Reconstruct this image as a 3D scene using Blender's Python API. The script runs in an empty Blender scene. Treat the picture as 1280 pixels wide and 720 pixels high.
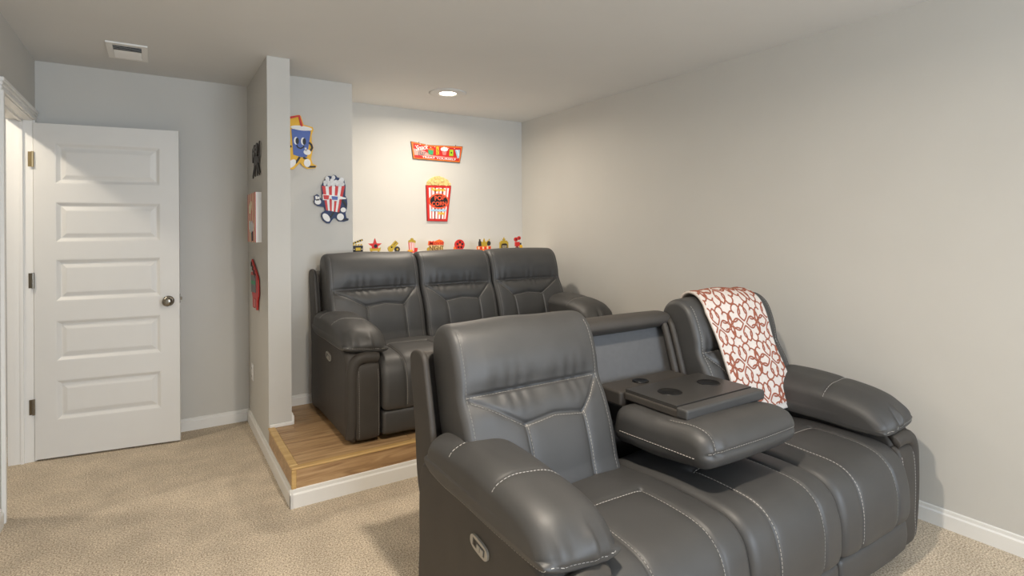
import bpy, bmesh, math, random
import numpy as np
from mathutils import Matrix, Vector
random.seed(4); rng = np.random.default_rng(4)
R = math.radians
SC = bpy.context.scene
COL = SC.collection

# ------------------------------------------------------------------ camera
cam_data = bpy.data.cameras.new('camera')
cam = bpy.data.objects.new('camera', cam_data); COL.objects.link(cam)
cam_data.sensor_width = 36.0
cam_data.lens = 690.25 * 36.0 / 1280.0
cam_data.shift_y = -72.9 / 1280.0
cam_data.clip_start = 0.02
cam.matrix_world = (Matrix.Translation((0, 0, 1.381)) @ Matrix.Rotation(R(-32.817), 4, 'Z')
                    @ Matrix.Rotation(R(90), 4, 'X') @ Matrix.Rotation(R(-0.342), 4, 'Z'))
SC.camera = cam

# ------------------------------------------------------------------ world, daylight, exposure
w = bpy.data.worlds.new('sky'); SC.world = w; w.use_nodes = True
bg = w.node_tree.nodes['Background']
bg.inputs['Color'].default_value = (0.62, 0.76, 1.0, 1); bg.inputs['Strength'].default_value = 1.5

def area_light(name, loc, target, size, size_y, power, color):
    L = bpy.data.lights.new(name, 'AREA'); L.shape = 'RECTANGLE'
    L.size = size; L.size_y = size_y; L.energy = power; L.color = color
    o = bpy.data.objects.new(name, L); COL.objects.link(o); o.location = loc
    o.rotation_euler = (Vector(target) - Vector(loc)).to_track_quat('-Z', 'Y').to_euler()
    return o
# daylight coming in through the wide window behind the camera
area_light('window_daylight', (1.5, -3.48, 1.45), (1.5, 0, 1.75), 2.6, 1.35, 135, (0.76, 0.87, 1.0))

SC.view_settings.view_transform = 'Standard'
SC.view_settings.look = 'None'
SC.view_settings.exposure = 0.18
SC.view_settings.gamma = 1.0
SC.view_settings.use_curve_mapping = False

# ------------------------------------------------------------------ materials
def srgb(r, g, b):
    f = lambda c: (c / 255 / 12.92) if c / 255 <= 0.04045 else ((c / 255 + 0.055) / 1.055) ** 2.4
    return (f(r), f(g), f(b), 1)
MATS = {}
def mat(name, col, rough=0.5, metal=0.0, var=0.0, vscale=8.0, bump=0.0, bscale=200.0, bdist=0.002, spec=0.5, emit=0.0, coat=0.0, stretch=None):
    m = bpy.data.materials.new(name); m.use_nodes = True; MATS[name] = m
    nt = m.node_tree; b = nt.nodes['Principled BSDF']
    b.inputs['Base Color'].default_value = col
    b.inputs['Roughness'].default_value = rough; b.inputs['Metallic'].default_value = metal
    b.inputs['Specular IOR Level'].default_value = spec
    b.inputs['Coat Weight'].default_value = coat
    if emit:
        b.inputs['Emission Color'].default_value = col; b.inputs['Emission Strength'].default_value = emit
    tc = nt.nodes.new('ShaderNodeTexCoord')
    src = tc.outputs['Object']
    if stretch:
        mp = nt.nodes.new('ShaderNodeMapping'); mp.inputs['Scale'].default_value = stretch
        nt.links.new(src, mp.inputs['Vector']); src = mp.outputs['Vector']
    n = nt.nodes.new('ShaderNodeTexNoise'); n.inputs['Scale'].default_value = vscale; n.inputs['Detail'].default_value = 5
    nt.links.new(src, n.inputs['Vector'])
    mx = nt.nodes.new('ShaderNodeMixRGB'); mx.blend_type = 'MULTIPLY'
    mx.inputs['Fac'].default_value = 1
    mx.inputs['Color1'].default_value = col
    mr = nt.nodes.new('ShaderNodeMapRange')
    mr.inputs['From Min'].default_value = 0.3; mr.inputs['From Max'].default_value = 0.7
    mr.inputs['To Min'].default_value = 1 - var; mr.inputs['To Max'].default_value = 1 + var
    nt.links.new(n.outputs['Fac'], mr.inputs['Value']); nt.links.new(mr.outputs['Result'], mx.inputs['Color2'])
    nt.links.new(mx.outputs['Color'], b.inputs['Base Color'])
    if bump:
        n2 = nt.nodes.new('ShaderNodeTexNoise'); n2.inputs['Scale'].default_value = bscale; n2.inputs['Detail'].default_value = 3
        nt.links.new(tc.outputs['Object'], n2.inputs['Vector'])
        bp = nt.nodes.new('ShaderNodeBump'); bp.inputs['Strength'].default_value = bump; bp.inputs['Distance'].default_value = bdist
        nt.links.new(n2.outputs['Fac'], bp.inputs['Height']); nt.links.new(bp.outputs['Normal'], b.inputs['Normal'])
    return m

mat('wall_paint', srgb(208, 205, 198), 0.85, var=0.012, vscale=3, bump=0.05, bscale=350, spec=0.2)
mat('ceiling_paint', srgb(222, 221, 218), 0.9, var=0.01, vscale=3, bump=0.06, bscale=300, spec=0.15)
mat('trim_paint', srgb(240, 238, 233), 0.4, var=0.008)
mat('door_paint', srgb(228, 226, 221), 0.42, var=0.008)
mat('leather', srgb(62, 61, 60), 0.53, var=0.10, vscale=7, bump=0.16, bscale=420, bdist=0.001, spec=0.75)
mat('leather_side', srgb(66, 62, 58), 0.56, var=0.08, vscale=9, bump=0.16, bscale=420, bdist=0.001, spec=0.4)
mat('fabric_panel', srgb(96, 96, 97), 0.75, var=0.04, vscale=40, bump=0.2, bscale=900, spec=0.3)
mat('thread', srgb(182, 178, 172), 0.7, spec=0.2)
mat('dark_plastic', srgb(58, 56, 54), 0.36, var=0.03)
mat('black_plastic', srgb(9, 9, 10), 0.4)
mat('silver_plastic', srgb(172, 168, 160), 0.35, metal=0.3)
mat('nickel', srgb(150, 145, 135), 0.22, metal=1.0)
mat('brass_hinge', srgb(190, 170, 130), 0.3, metal=0.8)
mat('dark_gap', srgb(30, 29, 28), 0.8)
mat('lamp_lens', (1.0, 0.86, 0.66, 1), 0.5, emit=22.0)
mat('red', srgb(206, 38, 30), 0.45); mat('dark_red', srgb(150, 24, 24), 0.5)
mat('orange', srgb(240, 120, 40), 0.5); mat('neon_orange', srgb(255, 92, 50), 0.5, emit=0.0)
mat('yellow', srgb(240, 185, 40), 0.5); mat('gold', srgb(190, 160, 50), 0.4, metal=0.2)
mat('navy', srgb(24, 44, 88), 0.5); mat('blue', srgb(80, 105, 175), 0.5); mat('pale_blue', srgb(160, 200, 225), 0.5)
mat('white', srgb(240, 238, 235), 0.5); mat('black', srgb(20, 20, 22), 0.5); mat('pink', srgb(244, 160, 150), 0.5)
mat('green', srgb(60, 165, 110), 0.5); mat('lime', srgb(170, 205, 40), 0.5); mat('grey', srgb(120, 120, 118), 0.5)
mat('cream', srgb(240, 225, 190), 0.55, var=0.06, vscale=60); mat('dark_metal', srgb(62, 56, 50), 0.45, metal=0.4, var=0.2, vscale=30)
mat('rose', srgb(222, 130, 125), 0.5); mat('brown', srgb(110, 75, 35), 0.5)
mat('popcorn', srgb(232, 200, 130), 0.6, var=0.25, vscale=50); mat('popcorn_white', srgb(222, 222, 222), 0.6, var=0.15, vscale=60)
mat('plush_cream', srgb(226, 216, 208), 0.95, var=0.05, vscale=60, bump=0.5, bscale=500, bdist=0.003, spec=0.1)
mat('plush_rust', srgb(160, 98, 78), 0.95, var=0.10, vscale=60, bump=0.5, bscale=500, bdist=0.003, spec=0.1)
mat('glass_pane', srgb(225, 235, 240), 0.05)

def carpet():
    m = bpy.data.materials.new('carpet'); m.use_nodes = True; MATS['carpet'] = m
    nt = m.node_tree; b = nt.nodes['Principled BSDF']; b.inputs['Roughness'].default_value = 1; b.inputs['Specular IOR Level'].default_value = 0.05
    tc = nt.nodes.new('ShaderNodeTexCoord')
    def noise(s, d):
        n = nt.nodes.new('ShaderNodeTexNoise'); n.inputs['Scale'].default_value = s; n.inputs['Detail'].default_value = d
        nt.links.new(tc.outputs['Object'], n.inputs['Vector']); return n
    n1, n2, n3 = noise(150, 4), noise(6, 4), noise(260, 2)
    cr = nt.nodes.new('ShaderNodeValToRGB'); e = cr.color_ramp.elements
    e[0].position = 0.36; e[0].color = srgb(172, 152, 128); e[1].position = 0.62; e[1].color = srgb(240, 226, 204)
    nt.links.new(n1.outputs['Fac'], cr.inputs['Fac'])
    mr = nt.nodes.new('ShaderNodeMapRange'); mr.inputs['From Min'].default_value = .35; mr.inputs['From Max'].default_value = .65
    mr.inputs['To Min'].default_value = .9; mr.inputs['To Max'].default_value = 1.06
    nt.links.new(n2.outputs['Fac'], mr.inputs['Value'])
    mx = nt.nodes.new('ShaderNodeMixRGB'); mx.blend_type = 'MULTIPLY'; mx.inputs['Fac'].default_value = 1
    nt.links.new(cr.outputs['Color'], mx.inputs['Color1']); nt.links.new(mr.outputs['Result'], mx.inputs['Color2'])
    nt.links.new(mx.outputs['Color'], b.inputs['Base Color'])
    ad = nt.nodes.new('ShaderNodeMath'); ad.operation = 'ADD'
    nt.links.new(n1.outputs['Fac'], ad.inputs[0]); nt.links.new(n3.outputs['Fac'], ad.inputs[1])
    bp = nt.nodes.new('ShaderNodeBump'); bp.inputs['Strength'].default_value = .6; bp.inputs['Distance'].default_value = .008
    nt.links.new(ad.outputs['Value'], bp.inputs['Height']); nt.links.new(bp.outputs['Normal'], b.inputs['Normal'])
carpet()

def wood(name, c1, c2, c3):
    m = bpy.data.materials.new(name); m.use_nodes = True; MATS[name] = m
    nt = m.node_tree; b = nt.nodes['Principled BSDF']; b.inputs['Roughness'].default_value = .42
    tc = nt.nodes.new('ShaderNodeTexCoord'); oi = nt.nodes.new('ShaderNodeObjectInfo')
    ofs = nt.nodes.new('ShaderNodeVectorMath'); ofs.operation = 'MULTIPLY_ADD'
    cb = nt.nodes.new('ShaderNodeCombineXYZ')
    for i in range(3): nt.links.new(oi.outputs['Random'], cb.inputs[i])
    nt.links.new(cb.outputs['Vector'], ofs.inputs[0]); ofs.inputs[1].default_value = (37, 19, 11)
    nt.links.new(tc.outputs['Object'], ofs.inputs[2])
    mp = nt.nodes.new('ShaderNodeMapping'); mp.inputs['Scale'].default_value = (1.3, 16, 16)
    nt.links.new(ofs.outputs['Vector'], mp.inputs['Vector'])
    n = nt.nodes.new('ShaderNodeTexNoise'); n.inputs['Scale'].default_value = 2.2; n.inputs['Detail'].default_value = 7; n.inputs['Distortion'].default_value = 1.3
    nt.links.new(mp.outputs['Vector'], n.inputs['Vector'])
    cr = nt.nodes.new('ShaderNodeValToRGB'); e = cr.color_ramp.elements
    e[0].position = .3; e[0].color = c1; e[1].position = .72; e[1].color = c3; k = e.new(.5); k.color = c2
    nt.links.new(n.outputs['Fac'], cr.inputs['Fac'])
    mr = nt.nodes.new('ShaderNodeMapRange'); mr.inputs['To Min'].default_value = .86; mr.inputs['To Max'].default_value = 1.1
    nt.links.new(oi.outputs['Random'], mr.inputs['Value'])
    mx = nt.nodes.new('ShaderNodeMixRGB'); mx.blend_type = 'MULTIPLY'; mx.inputs['Fac'].default_value = 1
    nt.links.new(cr.outputs['Color'], mx.inputs['Color1']); nt.links.new(mr.outputs['Result'], mx.inputs['Color2'])
    nt.links.new(mx.outputs['Color'], b.inputs['Base Color'])
    bp = nt.nodes.new('ShaderNodeBump'); bp.inputs['Strength'].default_value = .15; bp.inputs['Distance'].default_value = .001
    nt.links.new(n.outputs['Fac'], bp.inputs['Height']); nt.links.new(bp.outputs['Normal'], b.inputs['Normal'])
wood('oak_plank', srgb(148, 114, 80), srgb(184, 148, 106), srgb(206, 172, 130))
wood('oak_trim', srgb(196, 156, 96), srgb(216, 178, 116), srgb(228, 194, 134))

# ------------------------------------------------------------------ helpers
def link(name, me, material, parent=None, smooth=False):
    if material is not None and not me.materials: me.materials.append(MATS[material])
    if smooth: me.polygons.foreach_set('use_smooth', [True] * len(me.polygons))
    o = bpy.data.objects.new(name, me); COL.objects.link(o)
    if parent is not None: o.parent = parent
    return o
def from_bm(name, bm, material, parent=None, smooth=False):
    me = bpy.data.meshes.new(name); bmesh.ops.recalc_face_normals(bm, faces=bm.faces); bm.to_mesh(me); bm.free()
    return link(name, me, material, parent, smooth)
def tag(o, label=None, cat=None, group=None, kind=None):
    if label: o['label'] = label
    if cat: o['category'] = cat
    if group: o['group'] = group
    if kind: o['kind'] = kind
    return o
def struct(o, label=None, cat=None):
    return tag(o, label, cat, kind='structure')
def empty(name, loc, rz=0.0, label=None, cat=None, group=None, parent=None):
    o = bpy.data.objects.new(name, None); COL.objects.link(o); o.location = loc; o.rotation_euler = (0, 0, rz)
    o.empty_display_size = .1
    if parent is not None: o.parent = parent
    return tag(o, label, cat, group)
def add_box(bm, a, b, bev=0.0, seg=2):
    r = bmesh.ops.create_cube(bm, size=1.0); vs = r['verts']
    for v in vs:
        v.co = Vector([(a[i] + b[i]) / 2 + v.co[i] * (b[i] - a[i]) for i in range(3)])
    if bev > 0:
        es = list({e for v in vs for e in v.link_edges})
        bmesh.ops.bevel(bm, geom=es, offset=bev, segments=seg, affect='EDGES', profile=.5)
def box(name, a, b, material, parent=None, bev=0.0, seg=2):
    bm = bmesh.new(); add_box(bm, a, b, bev, seg)
    return from_bm(name, bm, material, parent)
def add_prism(bm, pts, fn, d0, d1):
    """closed 2-D outline, mapped to 3-D by fn(u, v, d), between depths d0 and d1"""
    lo = [bm.verts.new(fn(u, v, d0)) for u, v in pts]; hi = [bm.verts.new(fn(u, v, d1)) for u, v in pts]
    n = len(pts)
    from mathutils.geometry import tessellate_polygon
    for tri in tessellate_polygon([[Vector((u, v, 0)) for u, v in pts]]):
        bm.faces.new([hi[i] for i in tri]); bm.faces.new([lo[i] for i in tri][::-1])
    for i in range(n): bm.faces.new((lo[i], lo[(i + 1) % n], hi[(i + 1) % n], hi[i]))
def prism(name, pts, fn, d0, d1, material, parent=None):
    bm = bmesh.new(); add_prism(bm, pts, fn, d0, d1)
    return from_bm(name, bm, material, parent)
def ellipse(cu, cv, ru, rv, n=24, rot=0.0):
    c, s = math.cos(rot), math.sin(rot); out = []
    for i in range(n):
        a = 2 * math.pi * i / n; x, y = ru * math.cos(a), rv * math.sin(a)
        out.append((cu + x * c - y * s, cv + x * s + y * c))
    return out
def stroke(pts, wd):
    """outline of a thick polyline"""
    L, Rr = [], []
    n = len(pts)
    for i, p in enumerate(pts):
        a = pts[max(i - 1, 0)]; b = pts[min(i + 1, n - 1)]
        d = Vector((b[0] - a[0], b[1] - a[1])).normalized(); nx, ny = -d.y, d.x
        L.append((p[0] + nx * wd / 2, p[1] + ny * wd / 2)); Rr.append((p[0] - nx * wd / 2, p[1] - ny * wd / 2))
    return L + Rr[::-1]
def lathe(name, prof, material, parent=None, seg=24, axis='Z', smooth=True, origin=(0, 0, 0)):
    bm = bmesh.new(); rings = []
    for r, h in prof:
        ring = []
        for i in range(seg):
            a = 2 * math.pi * i / seg; x, y = r * math.cos(a), r * math.sin(a)
            co = {'Z': (x, y, h), 'Y': (x, h, y), 'X': (h, x, y)}[axis]
            ring.append(bm.verts.new(Vector(co) + Vector(origin)))
        rings.append(ring)
    for a, b in zip(rings, rings[1:]):
        for i in range(seg): bm.faces.new((a[i], a[(i + 1) % seg], b[(i + 1) % seg], b[i]))
    if prof[0][0] > 1e-6: bm.faces.new(rings[0])
    if prof[-1][0] > 1e-6: bm.faces.new(rings[-1][::-1])
    bmesh.ops.remove_doubles(bm, verts=bm.verts, dist=1e-6)
    return from_bm(name, bm, material, parent, smooth)
def tube(name, pts, rad, material, parent=None, seg=10, flat=1.0):
    """tube along 3-D points; flat squashes it in x"""
    bm = bmesh.new(); rings = []; n = len(pts); P = [Vector(p) for p in pts]
    rad = rad if isinstance(rad, (list, tuple)) else [rad] * n
    for i in range(n):
        d = (P[min(i + 1, n - 1)] - P[max(i - 1, 0)]).normalized()
        up = Vector((0, 1, 0)) if abs(d.y) < .9 else Vector((1, 0, 0))
        s = d.cross(up).normalized(); u = s.cross(d)
        rings.append([bm.verts.new(P[i] + (s * math.cos(2 * math.pi * k / seg) + u * math.sin(2 * math.pi * k / seg) * flat) * rad[i]) for k in range(seg)])
    for a, b in zip(rings, rings[1:]):
        for k in range(seg): bm.faces.new((a[k], a[(k + 1) % seg], b[(k + 1) % seg], b[k]))
    bm.faces.new(rings[0]); bm.faces.new(rings[-1][::-1])
    return from_bm(name, bm, material, parent, True)

# ------------------------------------------------------------------ the room
XL, XR, YE, YB, H = -0.622, 3.043, 4.447, 4.534, 2.44
XP0, XP1, YP = 0.567, 0.698, 3.598          # partition
YQ, XQ = 3.977, 1.196                        # wall beside the alcove
YF, ZP = 2.913, 0.19                         # raised platform
YN = -3.4                                    # wall behind the camera
DY0, DY1, DH = 3.575, 4.36, 2.055            # doorway in the left wall

def wall(name, a, b, m='wall_paint'):
    return struct(box(name, a, b, m))
wall('floor', (-2.3, YN - .1, -.1), (XR + .1, 5.2, 0), 'carpet')
wall('ceiling', (XL - .12, YN - .1, H), (XR + .1, YB + .1, H + .1), 'ceiling_paint')
wall('wall_right', (XR, YN - .1, 0), (XR + .1, YB + .1, H))
wall('wall_end', (XL, YE, 0), (XP1, YE + .1, H))
wall('wall_alcove', (XQ, YB, 0), (XR, YB + .1, H))
wall('wall_partition', (XP0, YP, 0), (XP1, YE, H))
wall('wall_bump', (XP1, YQ, 0), (XQ, YB + .1, H))
# left wall in pieces around the doorway
bm = bmesh.new()
add_box(bm, (XL - .12, YN - .1, 0), (XL, DY0 - .02, H)); add_box(bm, (XL - .12, DY0 - .02, DH + .02), (XL, DY1 + .02, H)); add_box(bm, (XL - .12, DY1 + .02, 0), (XL, YE + .1, H))
struct(from_bm('wall_left', bm, 'wall_paint'))
# wall behind the camera with its window opening
bm = bmesh.new(); wx0, wx1, wz0, wz1 = .15, 2.85, .72, 2.16
add_box(bm, (XL, YN - .1, 0), (wx0, YN, H)); add_box(bm, (wx1, YN - .1, 0), (XR, YN, H))
add_box(bm, (wx0, YN - .1, 0), (wx1, YN, wz0)); add_box(bm, (wx0, YN - .1, wz1), (wx1, YN, H))
struct(from_bm('wall_window', bm, 'wall_paint'))
bm = bmesh.new()
for x in (wx0, (wx0 + wx1) / 2 - .02, wx1 - .04): add_box(bm, (x, YN - .06, wz0), (x + .04, YN - .02, wz1))
for z in (wz0, (wz0 + wz1) / 2, wz1 - .04): add_box(bm, (wx0, YN - .058, z), (wx1, YN - .022, z + .04))
struct(from_bm('window_1', bm, 'trim_paint'))
# hallway behind the doorway
wall('wall_hall_far', (-2.3, 5.0, 0), (XL - .12, 5.1, H)); wall('wall_hall_side', (-2.3, 2.2, 0), (-2.2, 5.0, H))
wall('wall_hall_near', (-2.2, 2.2, 0), (XL - .12, 2.3, H))
wall('ceiling_hall', (-2.3, 2.2, H), (XL - .12, 5.1, H + .1), 'ceiling_paint')

# baseboards (profile: flat board with a thinner top bead)
def baseboard(name, p, q, n, z0=0.0, h=.085, t=.014):
    p, q, n = Vector((*p, z0)), Vector((*q, z0)), Vector((*n, 0))
    bm = bmesh.new()
    prof = [(0, 0), (t, 0), (t, h * .72), (t * .8, h * .76), (t * .55, h * .8), (t * .55, h * .96), (t * .3, h), (0, h)]
    a = [bm.verts.new(p + n * u + Vector((0, 0, v))) for u, v in prof]; b = [bm.verts.new(q + n * u + Vector((0, 0, v))) for u, v in prof]
    k = len(prof); bm.faces.new(a); bm.faces.new(b[::-1])
    for i in range(k): bm.faces.new((a[i], a[(i + 1) % k], b[(i + 1) % k], b[i]))
    return struct(from_bm(name, bm, 'trim_paint'))
baseboard('baseboard_right', (XR, YN), (XR, YF - .014), (-1, 0))
baseboard('baseboard_end', (XL + .02, YE), (XP0, YE), (0, -1))
baseboard('baseboard_partition', (XP0, YF - .014), (XP0, YE), (-1, 0), h=.092)
baseboard('baseboard_platform', (XP0 - .014, YF), (XR, YF), (0, -1), h=.092)
baseboard('baseboard_bump', (XP1, YQ), (XQ, YQ), (0, -1), ZP, .07)
baseboard('baseboard_alcove', (XP1, YP), (XP1, YQ), (1, 0), ZP, .07)
baseboard('baseboard_left', (XL, YN), (XL, DY0 - .09), (1, 0))
baseboard('baseboard_alcove_right', (XR, YF), (XR, 4.07), (-1, 0), ZP, .07)
box_o = box('trim_partition_foot', (XP0 + .004, YP - .012, ZP), (XP1 + .012, YP, ZP + .022), 'trim_paint', bev=.004); struct(box_o)

# raised platform: core, planks, fascia boards, oak edging
plat = box('platform', (XP0 + .012, YF + .012, 0), (XR, YB, ZP - .012), 'dark_gap'); struct(plat)
def plank(a, b, name='plank', m='oak_plank', bev=.0015):
    c = [(a[i] + b[i]) / 2 for i in range(3)]
    bm = bmesh.new(); add_box(bm, [a[i] - c[i] for i in range(3)], [b[i] - c[i] for i in range(3)], bev, 1)
    o = from_bm(name, bm, m, plat); o.location = c
    return o
y = YF + .034; row = 0
while y < 4.07:
    y1 = min(y + .178, 4.07); x = XP0 + .034
    cut = [.62, 1.05, .34, .9, .5, .75, 1.1][row % 7]
    xs = [x]; 
    while xs[-1] < XR - .02: xs.append(min(xs[-1] + (cut if len(xs) == 1 else 1.2), XR - .002))
    for x0, x1 in zip(xs, xs[1:]):
        if y1 > YP and x0 < XP1 - .01:
            if y < YP - .002: plank((x0, y + .0008, ZP - .012), (min(x1, XP1), YP - .0008, ZP))
            if x1 <= XP1: continue
            x0 = XP1
        if y1 > YQ and x0 < XQ:
            if x1 <= XQ or y >= YQ - .01: 
                if x1 <= XQ: continue
                x0 = XQ
            elif x1 > XQ:
                plank((x0, y, ZP - .012), (XQ, YQ, ZP)); x0 = XQ
        plank((x0 + .0008, y + .0008, ZP - .012), (x1 - .0008, y1 - .0008, ZP))
    y = y1; row += 1
plank((XP0 + .012, YF, .088), (1.62, YF + .012, ZP - .004), 'fascia_board'); plank((1.622, YF, .088), (XR, YF + .012, ZP - .004), 'fascia_board')
plank((XP0, YF + .012, .088), (XP0 + .012, YP, ZP - .004), 'fascia_board')
plank((XP0 - .006, YF - .006, ZP - .006), (XR - .001, YF + .034, ZP + .006), 'edge_nosing', 'oak_trim', .004)
plank((XP0 - .006, YF + .0345, ZP - .006), (XP0 + .034, YP - .002, ZP + .006), 'edge_nosing', 'oak_trim', .004)
plank((XP0 - .005, YF - .005, .09), (XP0 + .018, YF + .014, ZP - .006), 'corner_trim', 'oak_trim', .003)

# ledge behind the back sofa
ledge = box('wall_ledge', (XQ, 4.075, 0), (XR, YB, 1.18), 'wall_paint'); struct(ledge)
struct(box('trim_ledge_cap', (XQ, 4.06, 1.18), (XR, YB, 1.2), 'trim_paint', bev=.004))

# door casing and jamb
bm = bmesh.new()
jx0, jx1 = XL - .12, XL + .001
add_box(bm, (jx0, DY0 - .02, 0), (jx1, DY0, DH)); add_box(bm, (jx0, DY1, 0), (jx1, DY1 + .02, DH)); add_box(bm, (jx0, DY0 - .02, DH), (jx1, DY1 + .02, DH + .02))
add_box(bm, (XL - .06, DY0, 0), (XL - .045, DY0 + .012, DH)); add_box(bm, (XL - .06, DY1 - .012, 0), (XL - .045, DY1, DH)); add_box(bm, (XL - .06, DY0, DH - .012), (XL - .045, DY1, DH))
struct(from_bm('trim_jamb', bm, 'trim_paint'))
def casing(name, segs):
    bm = bmesh.new()
    for a, b in segs: add_box(bm, a, b, .003, 1)
    return struct(from_bm(name, bm, 'trim_paint'))
e = .068
casing('trim_casing', [((XL, DY0 - e + .022, 0), (XL + .012, DY0 - .006, DH + .006)), ((XL, DY0 - e, 0), (XL + .018, DY0 - e + .022, DH + .006)),
    ((XL, DY1 + .006, 0), (XL + .012, DY1 + e, DH + .006)), ((XL, DY0 - e, DH + .006), (XL + .012, DY1 + e, DH + .03)), ((XL, DY0 - e, DH + .03), (XL + .0155, DY1 + e, DH + e - .02)), ((XL, DY0 - e, DH + e - .02), (XL + .02, DY1 + e, DH + e))])

# open five-panel door (hinged on the far jamb, swung into the room)
door = empty('door_1', (XL + .004, DY1 - .012, .012)); struct(door)
door.rotation_euler = (0, 0, R(-8.7))
DWd, DHt, DT = .755, 2.03, .035
px0, px1 = .103, .652
panels = [(.224, .469), (.583, .832), (.948, 1.206), (1.308, 1.556), (1.665, 1.916)]
bm = bmesh.new()
zs = [0] + [v for p in panels for v in p] + [DHt]
add_box(bm, (0, 0, 0), (px0, DT, DHt)); add_box(bm, (px1, 0, 0), (DWd, DT, DHt))
for i in range(0, len(zs), 2): add_box(bm, (px0, 0, zs[i]), (px1, DT, zs[i + 1]))
bmesh.ops.remove_doubles(bm, verts=bm.verts, dist=1e-5)
from_bm('door_slab', bm, 'door_paint', door)
for z0, z1 in panels:
    bm = bmesh.new(); rings = []
    for ins, dep in ((0, 0), (.006, .001), (.020, .012), (.024, .015), (.030, .015), (.052, .005), (.058, .004)):
        rings.append([bm.verts.new((px0 + ins if s in (0, 3) else px1 - ins, dep, z0 + ins if s < 2 else z1 - ins)) for s in range(4)])
    for a, b in zip(rings, rings[1:]):
        for i in range(4): bm.faces.new((a[i], a[(i + 1) % 4], b[(i + 1) % 4], b[i]))
    bm.faces.new(rings[-1])
    back = [bm.verts.new((px0 if s in (0, 3) else px1, DT - .005, z0 if s < 2 else z1)) for s in range(4)]
    bm.faces.new(back[::-1])
    for i in range(4): bm.faces.new((rings[0][(i + 1) % 4], rings[0][i], back[i], back[(i + 1) % 4]))
    from_bm('door_panel', bm, 'door_paint', door)
kn = lathe('door_knob', [(.0, .0), (.033, 0), (.034, -.004), (.026, -.009), (.012, -.012), (.011, -.03), (.02, -.036), (.029, -.046), (.03, -.056), (.024, -.064), (.012, -.067), (0, -.067)], 'nickel', door, 28, 'Y', True, (DWd - .062, 0, .918))
lathe('door_knob', [(.0, DT), (.033, DT), (.026, DT + .009), (.012, DT + .012), (.011, DT + .03), (.029, DT + .046), (.024, DT + .064), (0, DT + .067)], 'nickel', door, 28, 'Y', True, (DWd - .062, 0, .918))
box('latch_plate', (DWd - .001, .006, .90), (DWd + .002, .029, .96), 'nickel', door); box('latch_bolt', (DWd, .011, .92), (DWd + .012, .024, .94), 'nickel', door, .002)
for z in (.32, 1.08, 1.81):
    bm = bmesh.new(); add_box(bm, (-.024, -.004, z - .045), (.0, -.0015, z + .045))
    bmesh.ops.create_cone(bm, cap_ends=True, segments=12, radius1=.007, radius2=.007, depth=.094, matrix=Matrix.Translation((-.002, -.006, z)))
    from_bm('hinge', bm, 'brass_hinge' if z > 1.5 else 'nickel', door)

# outlet on the partition
ol = empty('wall_outlet', (XP0, 4.235, .396), label='white plastic outlet plate low on the partition by the end wall', cat='outlet')
box('cover_plate', (-.006, -.036, -.058), (0, .036, .058), 'white', ol, .003)
for z in (-.028, .028):
    rc = box('receptacle', (-.009, -.018, z - .018), (-.005, .018, z + .018), 'white', ol, .003)
    for yy in (-.007, .007): box('slot', (-.0095, yy - .0015, z - .008), (-.0085, yy + .0015, z + .008), 'black', rc)

# ceiling register
vent = empty('ceiling_vent', (-.133, 3.935, H), label='white metal air register in the ceiling in front of the door', cat='air vent')
VX, VY = .098, .165
bm = bmesh.new()
for a, b in (((-VX, -VY), (VX, -VY + .036)), ((-VX, VY - .036), (VX, VY)), ((-VX, -VY + .036), (-VX + .03, VY - .036)), ((VX - .03, -VY + .036), (VX, VY - .036))):
    add_box(bm, (*a, -.009), (*b, -.0005))
from_bm('vent_frame', bm, 'trim_paint', vent)
box('duct_shade_panel', (-VX + .03, -VY + .036, -.0015), (VX - .03, VY - .036, -.0004), 'dark_gap', vent)  # flat dark panel on the ceiling, its colour stands in for shade inside the duct
for i in range(9):
    yy = -VY + .05 + i * (2 * VY - .1) / 8
    s = 1 if i < 4 else -1
    prism('vent_slat', [(-.011, -.0035), (.011, -.0045), (.011, -.0035), (-.011, -.0025)],
          lambda u, v, d, yy=yy, s=s: (d, yy + u * math.cos(.5 * s), v - .003 + u * math.sin(.42 * s)), -VX + .031, VX - .031, 'trim_paint', vent)

# recessed ceiling lights
def downlight(x, y, label, power):
    o = empty('recessed_light', (x, y, H), label=label, cat='ceiling light')
    lathe('trim_ring', [(.062, -.001), (.062, -.006), (.075, -.010), (.13, -.006), (.145, -.001)], 'ceiling_paint', o, 40)
    lathe('lens', [(0, -.006), (.055, -.005), (.062, -.002)], 'lamp_lens', o, 32)
    L = bpy.data.lights.new('bulb', 'AREA'); L.shape = 'DISK'; L.size = .11; L.energy = power; L.color = (1.0, .89, .75); L.spread = R(170)
    l = bpy.data.objects.new('bulb', L); COL.objects.link(l); l.location = (0, 0, -.014); l.parent = o
downlight(1.90, 3.85, 'round recessed ceiling light glowing above the back sofa', 14)
downlight(.85, 1.05, 'round recessed ceiling light over the open floor before the front sofa', 34)
hl = empty('hall_light', (-1.12, 3.85, H), label='flush round ceiling light in the hallway beyond the open door', cat='ceiling light')
lathe('trim_ring', [(.0, -.001), (.14, -.001), (.14, -.02), (.125, -.024), (0.125, -.02)], 'trim_paint', hl, 32)
lathe('lens', [(0, -.05), (.06, -.046), (.11, -.034), (.124, -.022)], 'lamp_lens', hl, 32)
L = bpy.data.lights.new('bulb', 'AREA'); L.shape = 'DISK'; L.size = .07; L.energy = 8; L.color = (1, .9, .76)
l = bpy.data.objects.new('bulb', L); COL.objects.link(l); l.location = (0, 0, -.06); l.parent = hl

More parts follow.
